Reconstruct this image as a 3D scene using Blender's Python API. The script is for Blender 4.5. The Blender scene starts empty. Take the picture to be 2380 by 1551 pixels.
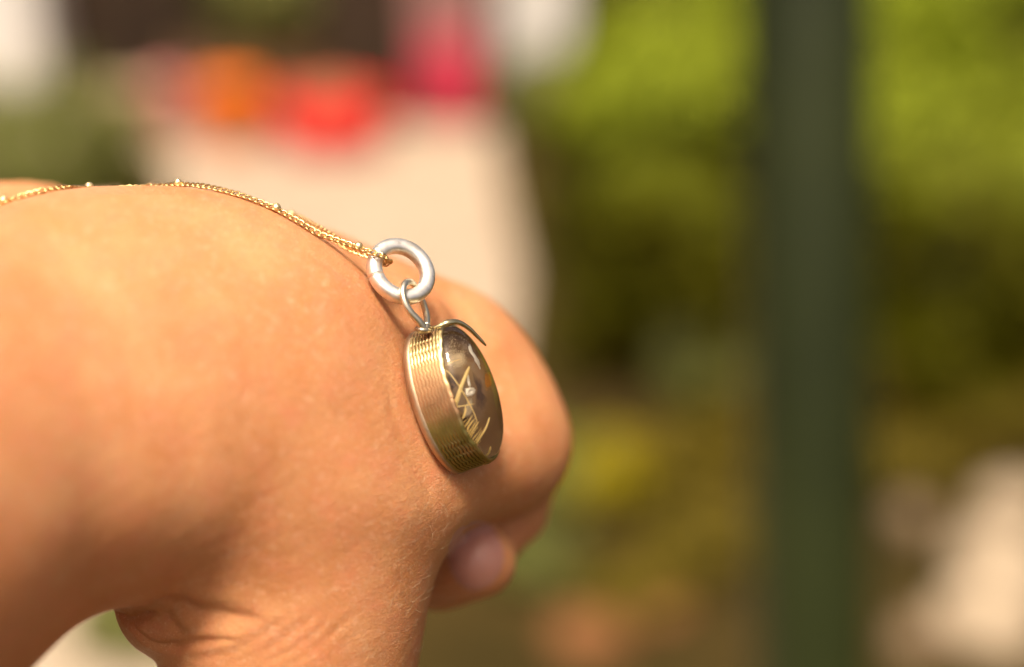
import bpy, bmesh, math, random
import numpy as np
from mathutils import Vector, Matrix, Euler
from mathutils.bvhtree import BVHTree
random.seed(7); rng = np.random.default_rng(7)
R = math.radians
sc = bpy.context.scene
col = sc.collection

# ---------------------------------------------------------------- camera
FOC, SENS = 50.0, 36.0
PITCH = 22.8
cd = bpy.data.cameras.new('camera'); cam = bpy.data.objects.new('camera', cd); col.objects.link(cam)
cam.location = (0, 0, 1.4); cam.rotation_euler = (R(90 - PITCH), 0, 0)
cd.lens = FOC; cd.sensor_width = SENS; cd.clip_start = 0.01; cd.clip_end = 400
cd.dof.use_dof = True; cd.dof.focus_distance = 0.1995; cd.dof.aperture_fstop = 4.5
sc.camera = cam
CM = Matrix.Translation(cam.location) @ cam.rotation_euler.to_matrix().to_4x4()
CR = np.array(CM.to_3x3()); CT = np.array(cam.location)

# ---------------------------------------------------------------- sky, sun, exposure
SUN_EL, SUN_AZ = 69.0, -166.0          # azimuth measured from +Y (view direction), negative = left
w = bpy.data.worlds.new('World'); sc.world = w; w.use_nodes = True
nt = w.node_tree; bg = nt.nodes['Background']
sky = nt.nodes.new('ShaderNodeTexSky'); sky.sky_type = 'NISHITA'; sky.sun_disc = False
sky.sun_elevation = R(SUN_EL); sky.sun_rotation = R(SUN_AZ); sky.dust_density = 7; sky.air_density = 0.35; sky.ozone_density = 0.2
hz = nt.nodes.new('ShaderNodeMix'); hz.data_type = 'RGBA'; hz.blend_type = 'MULTIPLY'; hz.inputs[0].default_value = 1
hz.inputs[7].default_value = (1.0, .91, .79, 1)      # warm hazy air
nt.links.new(sky.outputs[0], hz.inputs[6]); nt.links.new(hz.outputs[2], bg.inputs[0]); bg.inputs[1].default_value = 0.15
sl = bpy.data.lights.new('sun', 'SUN'); sun = bpy.data.objects.new('sun', sl); col.objects.link(sun)
sl.energy = 3.6; sl.angle = R(14); sl.color = (1.0, 0.92, 0.79)
sd = Vector((math.sin(R(SUN_AZ)) * math.cos(R(SUN_EL)), math.cos(R(SUN_AZ)) * math.cos(R(SUN_EL)), math.sin(R(SUN_EL))))
sun.rotation_euler = sd.to_track_quat('Z', 'Y').to_euler()
sc.view_settings.view_transform = 'Standard'; sc.view_settings.look = 'None'
sc.view_settings.exposure = 0.44; sc.view_settings.gamma = 1.0
sc.cycles.use_denoising = True
sc.cycles.max_bounces = 12; sc.cycles.transmission_bounces = 10; sc.cycles.glossy_bounces = 6

# ---------------------------------------------------------------- helpers
KV = SENS / (FOC * 2380.0)            # metres per photo unit (2380 wide) at 1 m
def E(vx, vy, D):                     # camera-space mm
    k = KV * D
    return np.array([(vx - 1190) * k, (775.5 - vy) * k, -D], float)
def C2W(p):                           # camera-space mm -> world m
    p = np.asarray(p, float)
    return (p / 1000.0) @ CR.T + CT
def W(vx, vy, Dm):                    # world point at distance Dm metres along the axis
    return Vector(C2W(E(vx, vy, Dm * 1000)))
def G(vx, vy, z=0.0):                 # where the line of sight meets the ground
    d = CR @ np.array([(vx - 1190) * KV, (775.5 - vy) * KV, -1.0])
    t = (z - CT[2]) / d[2]
    return Vector(CT + d * t)
def props(o, label=None, cat=None, group=None, kind=None):
    if label: o['label'] = label
    if cat: o['category'] = cat
    if group: o['group'] = group
    if kind: o['kind'] = kind
    return o
def mesh_obj(name, verts, faces, mat=None, parent=None, smooth=True):
    me = bpy.data.meshes.new(name)
    me.from_pydata([tuple(v) for v in verts], [], [tuple(f) for f in faces]); me.update()
    if smooth: me.polygons.foreach_set('use_smooth', [True] * len(me.polygons))
    o = bpy.data.objects.new(name, me); col.objects.link(o)
    if mat: me.materials.append(mat)
    if parent: o.parent = parent
    return o
def empty(name, loc, rz=0):
    o = bpy.data.objects.new(name, None); col.objects.link(o); o.location = loc; o.rotation_euler.z = rz
    o.empty_display_size = 0.01
    return o
class MB:
    def __init__(s): s.v = []; s.f = []
    def add(s, v, f):
        n = len(s.v); s.v += [tuple(x) for x in v]; s.f += [tuple(i + n for i in q) for q in f]
    def box(s, c, d, rz=0):
        cx, cy, cz = c; a, b, h = d[0] / 2, d[1] / 2, d[2] / 2
        cs, sn = math.cos(rz), math.sin(rz)
        P = [(x * a, y * b, z * h) for z in (-1, 1) for x, y in ((-1, -1), (1, -1), (1, 1), (-1, 1))]
        s.add([(cx + x * cs - y * sn, cy + x * sn + y * cs, cz + z) for x, y, z in P],
              [(3, 2, 1, 0), (4, 5, 6, 7), (0, 1, 5, 4), (1, 2, 6, 5), (2, 3, 7, 6), (3, 0, 4, 7)])
    def lathe(s, prof, c=(0, 0, 0), n=32, squash=(1, 1)):
        v = []; f = []
        for r, z in prof:
            for i in range(n):
                a = 2 * math.pi * i / n
                v.append((c[0] + r * math.cos(a) * squash[0], c[1] + r * math.sin(a) * squash[1], c[2] + z))
        for j in range(len(prof) - 1):
            for i in range(n):
                f.append((j * n + i, j * n + (i + 1) % n, (j + 1) * n + (i + 1) % n, (j + 1) * n + i))
        s.add(v, f)
    def tube(s, pts, rad, n=10, cap=True, closed=False, flat=1.0, nrm=None):
        v, f = tube_mesh(pts, rad, n, cap, closed, flat, nrm); s.add(v, f)
    def build(s, name, mat, parent=None, smooth=True):
        return mesh_obj(name, s.v, s.f, mat, parent, smooth)
def catmull(P, n):
    P = np.asarray(P, float); m = len(P); out = []
    Q = np.vstack([2 * P[0] - P[1], P, 2 * P[-1] - P[-2]])
    for t in np.linspace(0, m - 1, n):
        i = min(int(t), m - 2); u = t - i
        a, b, c, d = Q[i], Q[i + 1], Q[i + 2], Q[i + 3]
        out.append(0.5 * (2 * b + (c - a) * u + (2 * a - 5 * b + 4 * c - d) * u * u + (3 * b - a - 3 * c + d) * u ** 3))
    return np.array(out)
def tube_mesh(pts, rad, n=10, cap=True, closed=False, flat=1.0, nrm=None):
    P = np.asarray(pts, float); m = len(P)
    rad = np.broadcast_to(np.asarray(rad, float), (m,))
    if closed: T = np.roll(P, -1, 0) - np.roll(P, 1, 0)
    else: T = np.gradient(P, axis=0)
    T /= np.linalg.norm(T, axis=1)[:, None] + 1e-12
    N = np.zeros_like(P)
    if nrm is not None: N0 = np.asarray(nrm, float)
    else: N0 = np.array([0.3, 0.5, 0.81])
    for i in range(m):
        ref = N0 if (i == 0 or nrm is not None) else N[i - 1]
        a = ref - T[i] * np.dot(ref, T[i]); N[i] = a / (np.linalg.norm(a) + 1e-12)
    B = np.cross(T, N)
    v = []; f = []
    for i in range(m):
        for j in range(n):
            a = 2 * math.pi * j / n
            v.append(P[i] + rad[i] * (N[i] * math.cos(a) * flat + B[i] * math.sin(a)))
    for i in range(m if closed else m - 1):
        k = (i + 1) % m
        for j in range(n):
            f.append((i * n + j, i * n + (j + 1) % n, k * n + (j + 1) % n, k * n + j))
    if cap and not closed:
        f.append(tuple(range(n - 1, -1, -1))); f.append(tuple((m - 1) * n + j for j in range(n)))
    return v, f

# ---- material helpers
def mat(name, color=(.5, .5, .5), rough=.5, metal=0, **kw):
    m = bpy.data.materials.new(name); m.use_nodes = True
    b = m.node_tree.nodes['Principled BSDF']
    b.inputs['Base Color'].default_value = (*color, 1); b.inputs['Roughness'].default_value = rough
    b.inputs['Metallic'].default_value = metal
    for k, v in kw.items():
        b.inputs[k.replace('_', ' ')].default_value = v
    return m
def N(m, t, **kw):
    n = m.node_tree.nodes.new(t)
    for k, v in kw.items():
        if hasattr(n, k): setattr(n, k, v)
        else: n.inputs[k].default_value = v
    return n
def L(m, a, b): m.node_tree.links.new(a, b)
def noisy(m, c1, c2, scale, detail=4, lo=.35, hi=.65, bump=0, bscale=None, bdist=.01):
    b = m.node_tree.nodes['Principled BSDF']
    b.inputs['Specular IOR Level'].default_value = .12 if b.inputs['Roughness'].default_value > .5 else .4
    tc = N(m, 'ShaderNodeTexCoord'); n = N(m, 'ShaderNodeTexNoise', Scale=scale, Detail=detail)
    L(m, tc.outputs['Object'], n.inputs['Vector'])
    r = N(m, 'ShaderNodeValToRGB'); r.color_ramp.elements[0].position = lo; r.color_ramp.elements[1].position = hi
    r.color_ramp.elements[0].color = (*c1, 1); r.color_ramp.elements[1].color = (*c2, 1)
    L(m, n.outputs['Fac'], r.inputs[0]); L(m, r.outputs[0], b.inputs['Base Color'])
    if bump:
        n2 = N(m, 'ShaderNodeTexNoise', Scale=bscale or scale * 4, Detail=5)
        L(m, tc.outputs['Object'], n2.inputs['Vector'])
        bp = N(m, 'ShaderNodeBump', Strength=bump, Distance=bdist)
        L(m, n2.outputs['Fac'], bp.inputs['Height']); L(m, bp.outputs[0], b.inputs['Normal'])
    return m

# ---------------------------------------------------------------- ground, path
m_ground = noisy(mat('soil', rough=.95), (.028, .020, .004), (.06, .038, .009), 2.2, 6, .35, .7, .6, 30, .02)
m_path = noisy(mat('sandy_path', rough=.9), (.34, .262, .185), (.42, .335, .245), 6, 6, .3, .7, .5, 60, .01)
g = MB(); g.add([(-120, -60, 0), (120, -60, 0), (120, 160, 0), (-120, 160, 0)], [(0, 1, 2, 3)])
props(g.build('ground', m_ground, smooth=False), kind='structure')
rt = [G(1215, 640), G(1185, 520), G(1165, 430), G(1155, 350), G(1150, 300)]
right = [Vector((-.4, 0.3, 0)), Vector((-.34, 1.9, 0)), Vector((-.16, 2.6, 0)), Vector((.0, 3.1, 0))] + rt + [Vector((rt[-1].x + .05, 6.3, 0))]
left = [Vector((-1.0, 0.3, 0)), Vector((-1.0, 1.9, 0)), Vector((-1.0, 2.6, 0)), Vector((-1.02, 3.0, 0)), Vector((-1.02, 3.3, 0)), Vector((-1.04, 3.8, 0)), Vector((-1.07, 4.3, 0)), Vector((-1.25, 5.0, 0)), Vector((-3.0, 5.1, 0)), Vector((-3.2, 6.3, 0))]
pv = []
for a, b in zip(left, right): pv += [(a.x, a.y, .006), (b.x, b.y, .006)]
# a walked path is slightly crowned: left and right rows with a raised centre line
pv = []; pf = []
for i, (a, b) in enumerate(zip(left, right)):
    for j in range(9):
        t = j / 8; p = a.lerp(b, t)
        pv.append((p.x, p.y + .0, .006 + .012 * math.sin(math.pi * t)))
for i in range(len(left) - 1):
    for j in range(8): pf.append((i * 9 + j, i * 9 + j + 1, i * 9 + j + 10, i * 9 + j + 9))
props(mesh_obj('path', pv, pf, m_path), kind='structure')

# ---------------------------------------------------------------- hand (one continuous skin, grown from a distance field)
def smin(a, b, k):
    h = np.clip(.5 + .5 * (b - a) / k, 0, 1)
    return b + (a - b) * h - k * h * (1 - h)
def smax(a, b, k): return -smin(-a, -b, k)
HH = 0.75
lo = np.array([-92., -88., -292.]); hi = np.array([22., 26., -138.])
gx, gy, gz = [np.arange(lo[i], hi[i], HH, dtype=np.float32) for i in range(3)]
X, Y, Z = np.meshgrid(gx, gy, gz, indexing='ij')
def ell(c, r, rot=None):
    c = np.asarray(c, float); x, y, z = X - c[0], Y - c[1], Z - c[2]
    if rot is not None:
        M = np.array(Euler([R(a) for a in rot]).to_matrix()).T
        x, y, z = M[0, 0] * x + M[0, 1] * y + M[0, 2] * z, M[1, 0] * x + M[1, 1] * y + M[1, 2] * z, M[2, 0] * x + M[2, 1] * y + M[2, 2] * z
    k0 = np.sqrt((x / r[0]) ** 2 + (y / r[1]) ** 2 + (z / r[2]) ** 2)
    k1 = np.sqrt((x / r[0] ** 2) ** 2 + (y / r[1] ** 2) ** 2 + (z / r[2] ** 2) ** 2) + 1e-6
    return k0 * (k0 - 1) / k1
def cone(a, b, ra, rb):
    a = np.asarray(a, float); b = np.asarray(b, float); d = b - a; dd = float(d @ d)
    h = np.clip(((X - a[0]) * d[0] + (Y - a[1]) * d[1] + (Z - a[2]) * d[2]) / dd, 0, 1)
    return np.sqrt((X - a[0] - h * d[0]) ** 2 + (Y - a[1] - h * d[1]) ** 2 + (Z - a[2] - h * d[2]) ** 2) - (ra + (rb - ra) * h)
F = ell(E(455, 920, 204), (31, 29.0, 26))                                     # back of the hand / wrist bend
F = smin(F, cone(E(150, 893, 194), E(-520, 1190, 172), 25.0, 37), 12)           # forearm
F = smin(F, ell(E(315, 1060, 191), (12.5, 14, 16.5)), 9)
F = smin(F, cone(E(722, 1130, 207), E(640, 1800, 212), 20.3, 17.8), 6)         # thumb metacarpal and thenar
F = smin(F, ell(E(405, 1390, 205), (8.4, 9.0, 9)), 2.0)                        # fold of flesh at the thumb base
K = cone(E(600, 860, 230), E(1005, 905, 233), 22, 16.4)                        # index metacarpal
K = smin(K, ell(E(1075, 975, 233), (15.6, 15.6, 16)), 4)                       # index knuckle
K = smin(K, cone(E(1110, 950, 236), E(1190, 1015, 238), 12, 8.3), 4)
K = smin(K, cone(E(700, 748, 224), E(1000, 862, 231), 15.4, 14.6), 4)
F = smin(F, K, 7)
F = smin(F, ell(E(935, 800, 213), (8, 9, 7)), 6)
F = smin(F, cone(E(985, 1105, 212), E(1175, 1050, 230), 9.6, 9.2), 8)         # web of skin towards the knuckle
F = smin(F, smin(ell(E(40, 535, 240), (12, 9, 10)), cone(E(40, 560, 238), E(120, 850, 212), 8, 14), 3), 2)                            # far edge of the wrist
fing = cone(E(1218, 1020, 240), E(1190, 1185, 241), 8.0, 6.0)                  # index finger folding under
fing = smin(fing, cone(E(1190, 1185, 241), E(1110, 1285, 234), 5.8, 5.6), 2)
F = smin(F, fing, 1.6)
tip = cone(E(1108, 1300, 226), E(1020, 1320, 232), 6.2, 7.0)                   # rounded finger end below it
F = smin(F, tip, .8)
small = cone(E(1116, 1216, 232), E(1080, 1232, 240), 2.3, 3.0)
F = smin(F, small, .5)
for i, (dx, dd) in enumerate(((0, 256), (-40, 271), (-90, 284))):              # the other three fingers, curled beyond
    F = smin(F, cone(E(620, 800, dd - 8), E(1020 + dx, 900, dd), 13, 11.5), 4)
    F = smin(F, cone(E(1040 + dx, 930, dd), E(1060 + dx, 1080, dd), 9.5, 7.5), 3)
    F = smin(F, cone(E(1060 + dx, 1100, dd), E(930 + dx, 1180, dd - 4), 6.8, 6.2), 2)
F = F.astype(np.float32)
def surface_nets(F):
    S = F < 0
    nx, ny, nz = F.shape
    c = [S[i:nx - 1 + i, j:ny - 1 + j, k:nz - 1 + k] for i in (0, 1) for j in (0, 1) for k in (0, 1)]
    al = c[0].copy(); an = c[0].copy()
    for q in c[1:]: al &= q; an |= q
    act = an & ~al
    I = np.argwhere(act); idx = -np.ones(act.shape, np.int64); idx[act] = np.arange(len(I))
    acc = np.zeros((len(I), 3)); cnt = np.zeros(len(I))
    offs = [(i, j, k) for i in (0, 1) for j in (0, 1) for k in (0, 1)]
    for a in range(8):
        for b in range(a + 1, 8):
            oa, ob = np.array(offs[a]), np.array(offs[b])
            if np.abs(oa - ob).sum() != 1: continue
            fa = F[tuple((I + oa).T)]; fb = F[tuple((I + ob).T)]
            cr = (fa < 0) != (fb < 0)
            t = np.where(cr, fa / np.where(cr, fa - fb, 1), 0)
            acc += np.where(cr[:, None], oa + (ob - oa) * t[:, None], 0); cnt += cr
    V = I + acc / cnt[:, None]
    quads = []
    for ax in range(3):
        b, c_ = (ax + 1) % 3, (ax + 2) % 3
        sl0 = [slice(None)] * 3; sl1 = [slice(None)] * 3
        sl0[ax] = slice(0, -1); sl1[ax] = slice(1, None)
        cr = S[tuple(sl0)] != S[tuple(sl1)]
        J = np.argwhere(cr)
        J = J[(J[:, b] > 0) & (J[:, c_] > 0) & (J[:, b] < F.shape[b] - 1) & (J[:, c_] < F.shape[c_] - 1)]
        eb = np.zeros(3, int); eb[b] = 1; ec = np.zeros(3, int); ec[c_] = 1
        q = np.stack([idx[tuple((J - eb - ec).T)], idx[tuple((J - ec).T)], idx[tuple(J.T)], idx[tuple((J - eb).T)]], 1)
        ins = S[tuple(J.T)]
        q[~ins] = q[~ins][:, ::-1]
        quads.append(q)
    return V, np.vstack(quads)
V, Q = surface_nets(F); del X, Y, Z
lab = np.arange(len(V))
while True:                                             # keep only the one connected body
    m_ = lab[Q].min(1); new = lab.copy()
    for k_ in range(4): np.minimum.at(new, Q[:, k_], m_)
    new = new[new]
    if (new == lab).all(): break
    lab = new
main = np.bincount(lab).argmax(); keep = lab == main
Q = Q[keep[Q[:, 0]]]; re_ = np.cumsum(keep) - 1; V = V[keep]; Q = re_[Q]
V = V * HH + lo
def smooth(V, Q, it, lam=.5):
    e = np.vstack([Q[:, [0, 1]], Q[:, [1, 2]], Q[:, [2, 3]], Q[:, [3, 0]]])
    deg = np.bincount(e.ravel(), minlength=len(V)).astype(float)[:, None]
    for _ in range(it):
        s = np.zeros_like(V)
        for k in range(3):
            s[:, k] = np.bincount(e[:, 0], V[e[:, 1], k], len(V)) + np.bincount(e[:, 1], V[e[:, 0], k], len(V))
        V = V + lam * (s / np.maximum(deg, 1) - V)
    return V
V = smooth(V, Q, 3)
tmp = mesh_obj('tmp', V, Q)
md = tmp.modifiers.new('s', 'SUBSURF'); md.levels = 1; md.render_levels = 1
dg = bpy.context.evaluated_depsgraph_get(); me2 = bpy.data.meshes.new_from_object(tmp.evaluated_get(dg))
bpy.data.objects.remove(tmp)
n = len(me2.vertices); V = np.empty(n * 3); me2.vertices.foreach_get('co', V); V = V.reshape(-1, 3)
NR = np.empty(n * 3); me2.vertices.foreach_get('normal', NR); NR = NR.reshape(-1, 3)
Q = np.empty(len(me2.loops), int); me2.loops.foreach_get('vertex_index', Q); Q = Q.reshape(-1, 4)
bvh = BVHTree.FromPolygons([tuple(v) for v in V], [tuple(q) for q in Q.tolist()])
def hit(vx, vy):                     # first skin point along a line of sight, camera mm
    d = Vector(E(vx, vy, 200)).normalized()
    h = bvh.ray_cast(Vector((0, 0, 0)), d)
    return None if h[0] is None else (np.array(h[0]), np.array(h[1]))
disp = np.zeros(n)
def crease(pts, depth, width, lip=0.0):
    """fold of skin along a line lying on the surface; negative depth makes a ridge (vein, tendon)"""
    global disp
    c = catmull(np.array(pts, float), 60)
    P = [hit(a, b) for a, b in c]; P = np.array([p[0] for p in P if p is not None])
    if len(P) < 2: return
    best = np.full(n, 1e9)
    box = np.all((V > P.min(0) - 5 * width) & (V < P.max(0) + 5 * width), axis=1); I = np.where(box)[0]
    for i in range(len(P) - 1):
        a, b = P[i], P[i + 1]; d = b - a; L2 = d @ d + 1e-9
        if L2 > 60: continue
        t = np.clip(((V[I] - a) @ d) / L2, 0, 1)
        fade = math.sin(math.pi * min(1, max(0, (i + .5) / (len(P) - 1)))) ** .5
        q = np.linalg.norm(V[I] - a - t[:, None] * d, axis=1) + (1 - fade) * width * 1.5
        best[I] = np.minimum(best[I], q)
    disp -= depth * np.exp(-(best / width) ** 2)
    if lip: disp += lip * np.exp(-((best - 1.8 * width) / width) ** 2)
# folds at the thumb base, bottom left
crease([(275, 1425), (300, 1440), (330, 1432), (365, 1420)], .8, .8, .2)
crease([(300, 1440), (345, 1490), (400, 1500), (470, 1490), (560, 1487)], .5, .7, .12)
crease([(345, 1405), (390, 1395), (415, 1400), (450, 1420), (520, 1430), (600, 1440)], .8, 1.8, .12)
crease([(410, 1400), (400, 1440), (430, 1470), (480, 1455)], .3, .9, .05)
crease([(430, 1530), (520, 1520), (600, 1480), (660, 1440)], .16, .8, .03)
crease([(500, 1549), (600, 1520), (680, 1470), (740, 1430)], .12, .8, .02)
crease([(590, 1549), (680, 1510), (760, 1450)], .12, .7, .02)
crease([(660, 1549), (740, 1500), (830, 1420)], .10, .7, .02)
# wrist tendon and its hollow
crease([(180, 760), (300, 830), (390, 900), (430, 1000), (440, 1130)], .45, 3.6)
crease([(520, 560), (620, 700), (700, 800), (760, 900)], .15, 2.6)
crease([(700, 580), (800, 640), (870, 700), (930, 790)], .16, 1.0)
crease([(640, 560), (730, 640), (800, 720), (850, 800)], .12, 1.4)
crease([(900, 900), (930, 1000), (985, 1100), (1010, 1180)], .4, 2.0)
crease([(1150, 760), (1180, 860), (1210, 960)], -.3, 2.5)
def noise3(P, s, seed, octv=3):
    r = np.random.default_rng(seed); out = np.zeros(len(P)); amp = 1
    for o in range(octv):
        for _ in range(7):
            k = r.normal(size=3); k /= np.linalg.norm(k); k *= s * (2 ** o) * r.uniform(.6, 1.4)
            out += amp * np.sin(P @ k + r.uniform(0, 6.28)) / 3.5
        amp *= .5
    return out
disp += .14 * noise3(V, .25, 3, 2) + .018 * noise3(V, 1.6, 5, 2)
V = V + NR * disp[:, None]
me = bpy.data.meshes.new('hand')
me.from_pydata(C2W(V).tolist(), [], Q.tolist()); me.update(); me.polygons.foreach_set('use_smooth', [True] * len(me.polygons))
hand = bpy.data.objects.new('hand', me); col.objects.link(hand)
props(hand, 'tanned bare left hand in a loose fist with a gold chain laid over its back', 'hand')
bvh = BVHTree.FromPolygons([tuple(v) for v in V], [tuple(q) for q in Q.tolist()])

m_skin = mat('skin', (.62, .34, .19), .52)
b = m_skin.node_tree.nodes['Principled BSDF']
b.inputs['Subsurface Weight'].default_value = .35; b.inputs['Subsurface Radius'].default_value = (1.0, .36, .18)
b.inputs['Subsurface Scale'].default_value = .0030; b.inputs['Specular IOR Level'].default_value = .36
tc = N(m_skin, 'ShaderNodeTexCoord')
def noise(m, src, s, d=3, r=.5, off=0):
    n_ = N(m, 'ShaderNodeTexNoise', Scale=s, Detail=d, Roughness=r)
    if off:
        mp = N(m, 'ShaderNodeMapping'); mp.inputs['Location'].default_value = (off, off, off); L(m, src, mp.inputs[0]); src = mp.outputs[0]
    L(m, src, n_.inputs['Vector']); return n_.outputs['Fac']
def mix(m, f, a, b_, mode='MIX'):
    x = N(m, 'ShaderNodeMix', data_type='RGBA', blend_type=mode)
    for s, v in ((x.inputs[0], f), (x.inputs[6], a), (x.inputs[7], b_)):
        if isinstance(v, (int, float)): s.default_value = v
        elif isinstance(v, tuple): s.default_value = (*v, 1)
        else: L(m, v, s)
    return x.outputs[2]
def ramp(m, f, lo_, hi_):
    x = N(m, 'ShaderNodeMapRange'); x.inputs[1].default_value = lo_; x.inputs[2].default_value = hi_; L(m, f, x.inputs[0]); return x.outputs[0]
O = tc.outputs['Object']
c = mix(m_skin, ramp(m_skin, noise(m_skin, O, 110, 4), .35, .65), (.64, .292, .122), (.56, .222, .078))
c = mix(m_skin, ramp(m_skin, noise(m_skin, O, 260, 4, .6, 3), .45, .8), c, (.64, .24, .11))
c = mix(m_skin, ramp(m_skin, noise(m_skin, O, 1100, 3, .6, 7), .62, .80), c, (.54, .235, .115))
c = mix(m_skin, ramp(m_skin, noise(m_skin, O, 700, 3, .6, 11), .55, .85), c, (.70, .37, .20))
c = mix(m_skin, ramp(m_skin, noise(m_skin, O, 2400, 3, .7, 17), .54, .74), c, (.54, .22, .09))
c = mix(m_skin, ramp(m_skin, noise(m_skin, O, 3000, 2, .6, 23), .60, .76), c, (.76, .44, .25))
L(m_skin, c, b.inputs['Base Color'])
vo = N(m_skin, 'ShaderNodeTexVoronoi', Scale=2300); vo.feature = 'DISTANCE_TO_EDGE'
wv = N(m_skin, 'ShaderNodeMapping'); wv.inputs['Scale'].default_value = (1, 1, 1.0)
nd = N(m_skin, 'ShaderNodeTexNoise', Scale=900, Detail=3)
L(m_skin, O, nd.inputs['Vector'])
va = N(m_skin, 'ShaderNodeVectorMath', operation='MULTIPLY_ADD'); va.inputs[1].default_value = (.0012, .0012, .0012)
L(m_skin, nd.outputs['Color'], va.inputs[0]); L(m_skin, O, va.inputs[2]); L(m_skin, va.outputs[0], vo.inputs['Vector'])
e1 = ramp(m_skin, vo.outputs['Distance'], 0, .12)
ad = N(m_skin, 'ShaderNodeMath', operation='MULTIPLY_ADD'); ad.inputs[1].default_value = .9
L(m_skin, noise(m_skin, O, 2600, 3), ad.inputs[0]); L(m_skin, e1, ad.inputs[2])
bp = N(m_skin, 'ShaderNodeBump', Strength=.58, Distance=.00015); L(m_skin, ad.outputs[0], bp.inputs['Height'])
mp_ = N(m_skin, 'ShaderNodeMapping'); mp_.inputs['Rotation'].default_value = (0, .6, 0); mp_.inputs['Scale'].default_value = (1, 1, 3.6); L(m_skin, O, mp_.inputs[0])
bp3 = N(m_skin, 'ShaderNodeBump', Strength=.5, Distance=.0002); L(m_skin, noise(m_skin, mp_.outputs[0], 620, 4, .65), bp3.inputs['Height']); L(m_skin, bp.outputs[0], bp3.inputs['Normal']); bp = bp3
bp2 = N(m_skin, 'ShaderNodeBump', Strength=.22, Distance=.0003); L(m_skin, noise(m_skin, O, 420, 4, .6), bp2.inputs['Height'])
L(m_skin, bp.outputs[0], bp2.inputs['Normal']); L(m_skin, bp2.outputs[0], b.inputs['Normal'])
me.materials.append(m_skin)

# fingernail on the rounded finger end
m_nail = mat('nail', (.50, .23, .17), .36); m_nail.node_tree.nodes['Principled BSDF'].inputs['Subsurface Weight'].default_value = .2
m_nail.node_tree.nodes['Principled BSDF'].inputs['Subsurface Scale'].default_value = .001
nv, nf = [], []
def nail_patch(vx, vy, rx, ry, rise, rows=14):
    v, f = [], []
    for i in range(rows + 1):
        for j in range(rows + 1):
            u, t = 2 * i / rows - 1, 2 * j / rows - 1
            x = u * math.sqrt(max(0, 1 - t * t / 2)); y = t * math.sqrt(max(0, 1 - u * u / 2))
            ca, sa = math.cos(-.5), math.sin(-.5)
            h = hit(vx + (x * ca - y * sa) * rx, vy + (x * sa + y * ca) * ry)
            if h is None: h = (E(vx, vy, 224), np.array([0, 0, 1.]))
            v.append(h[0] + h[1] * (rise * (1 - .9 * max(abs(u), abs(t)) ** 4) - .05))
    for i in range(rows):
        for j in range(rows):
            a = i * (rows + 1) + j; f.append((a, a + rows + 1, a + rows + 2, a + 1))
    return v, f
nv, nf = nail_patch(1106, 1292, 66, 84, .3)
mesh_obj('fingernail', C2W(np.array(nv)), nf, m_nail, hand)

# fine pale hairs
m_hair = mat('hair', (.66, .48, .29), .5); m_hair.node_tree.nodes['Principled BSDF'].inputs['Specular IOR Level'].default_value = .7
hb_v, hb_f = [], []
def hair(p, nrm, length, d, lift, curl, r=.022):
    d = d - nrm * (d @ nrm); d /= np.linalg.norm(d) + 1e-9; s = np.cross(nrm, d)
    pts = []; m_ = 7
    for i in range(m_):
        t = i / (m_ - 1)
        pts.append(p + nrm * (lift * math.sin(t * 1.9) - .03) * length + d * length * t * .85 + s * curl * length * t * t)
    rad = r * (1 - .8 * np.linspace(0, 1, m_))
    v, f = tube_mesh(pts, rad, 3, False)
    k = len(hb_v); hb_v.extend(v); hb_f.extend([tuple(a + k for a in q) for q in f])
def in_poly_scatter(cnt, fx, L0, L1, dirv, lift, r=.022):
    for _ in range(cnt):
        vx, vy = fx(); h = hit(vx, vy)
        if h is None: continue
        d = np.array(dirv) + rng.normal(size=3) * .55
        hair(h[0], h[1], rng.uniform(L0, L1), d, lift * rng.uniform(.3, 1.2), rng.normal() * .5, r * rng.uniform(.7, 1.2))
U = rng.uniform
in_poly_scatter(190, lambda: (U(760, 1040), U(950, 1551)), .8, 2.6, (.9, .1, .2), .28, .012)
in_poly_scatter(60, lambda: (rng.normal(960, 50), rng.normal(1290, 110)), 1.2, 3.4, (.8, .5, .2), .35, .019)
in_poly_scatter(150, lambda: (U(450, 960), U(480, 1000)), .6, 1.8, (.8, -.4, .2), .22, .012)
in_poly_scatter(80, lambda: (U(600, 1050), U(1050, 1551)), .6, 1.6, (-.5, .3, .3), .3, .012)
in_poly_scatter(60, lambda: (U(1050, 1180), U(1085, 1150)), .5, 1.2, (.9, .3, .2), .3, .012)
for vx, vy, Ln, dx in ((224, 452, 4.8, -.85), (243, 450, 3.6, -.9), (270, 450, 4.6, -.6), (310, 448, 3.4, -.4), (350, 448, 2.8, .3), (375, 448, 2.4, -.2), (430, 452, 2.6, .3), (232, 452, 5.2, -.9), (255, 450, 4.2, -.8), (262, 449, 5.4, -.75), (285, 449, 4.8, -.7), (292, 449, 3.2, -.5), (300, 449, 4.6, -.6), (330, 447, 3.2, .2), (338, 448, 2.2, .1), (392, 449, 3.0, -.3), (400, 449, 3.5, .1), (470, 462, 3.2, .15), (205, 455, 2.0, -.8), (277, 449, 3, -.9), (318, 448, 1.8, -.5), (500, 478, 2.2, .3), (560, 500, 1.8, .4), (620, 520, 2.0, .3)):
    for dy in (2, 8, 14, 22):
        h = hit(vx, vy + dy)
        if h is None: continue
        hair(h[0], np.array([dx * .75, .62, .1]) / np.linalg.norm([dx * .75, .62, .1]), Ln * .9, np.array([dx, .4, .1]), .85, rng.normal() * .15, .030); break
hr = mesh_obj('skin_hair', C2W(np.array(hb_v)), hb_f, m_hair, hand); props(hr, kind='stuff')

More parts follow.
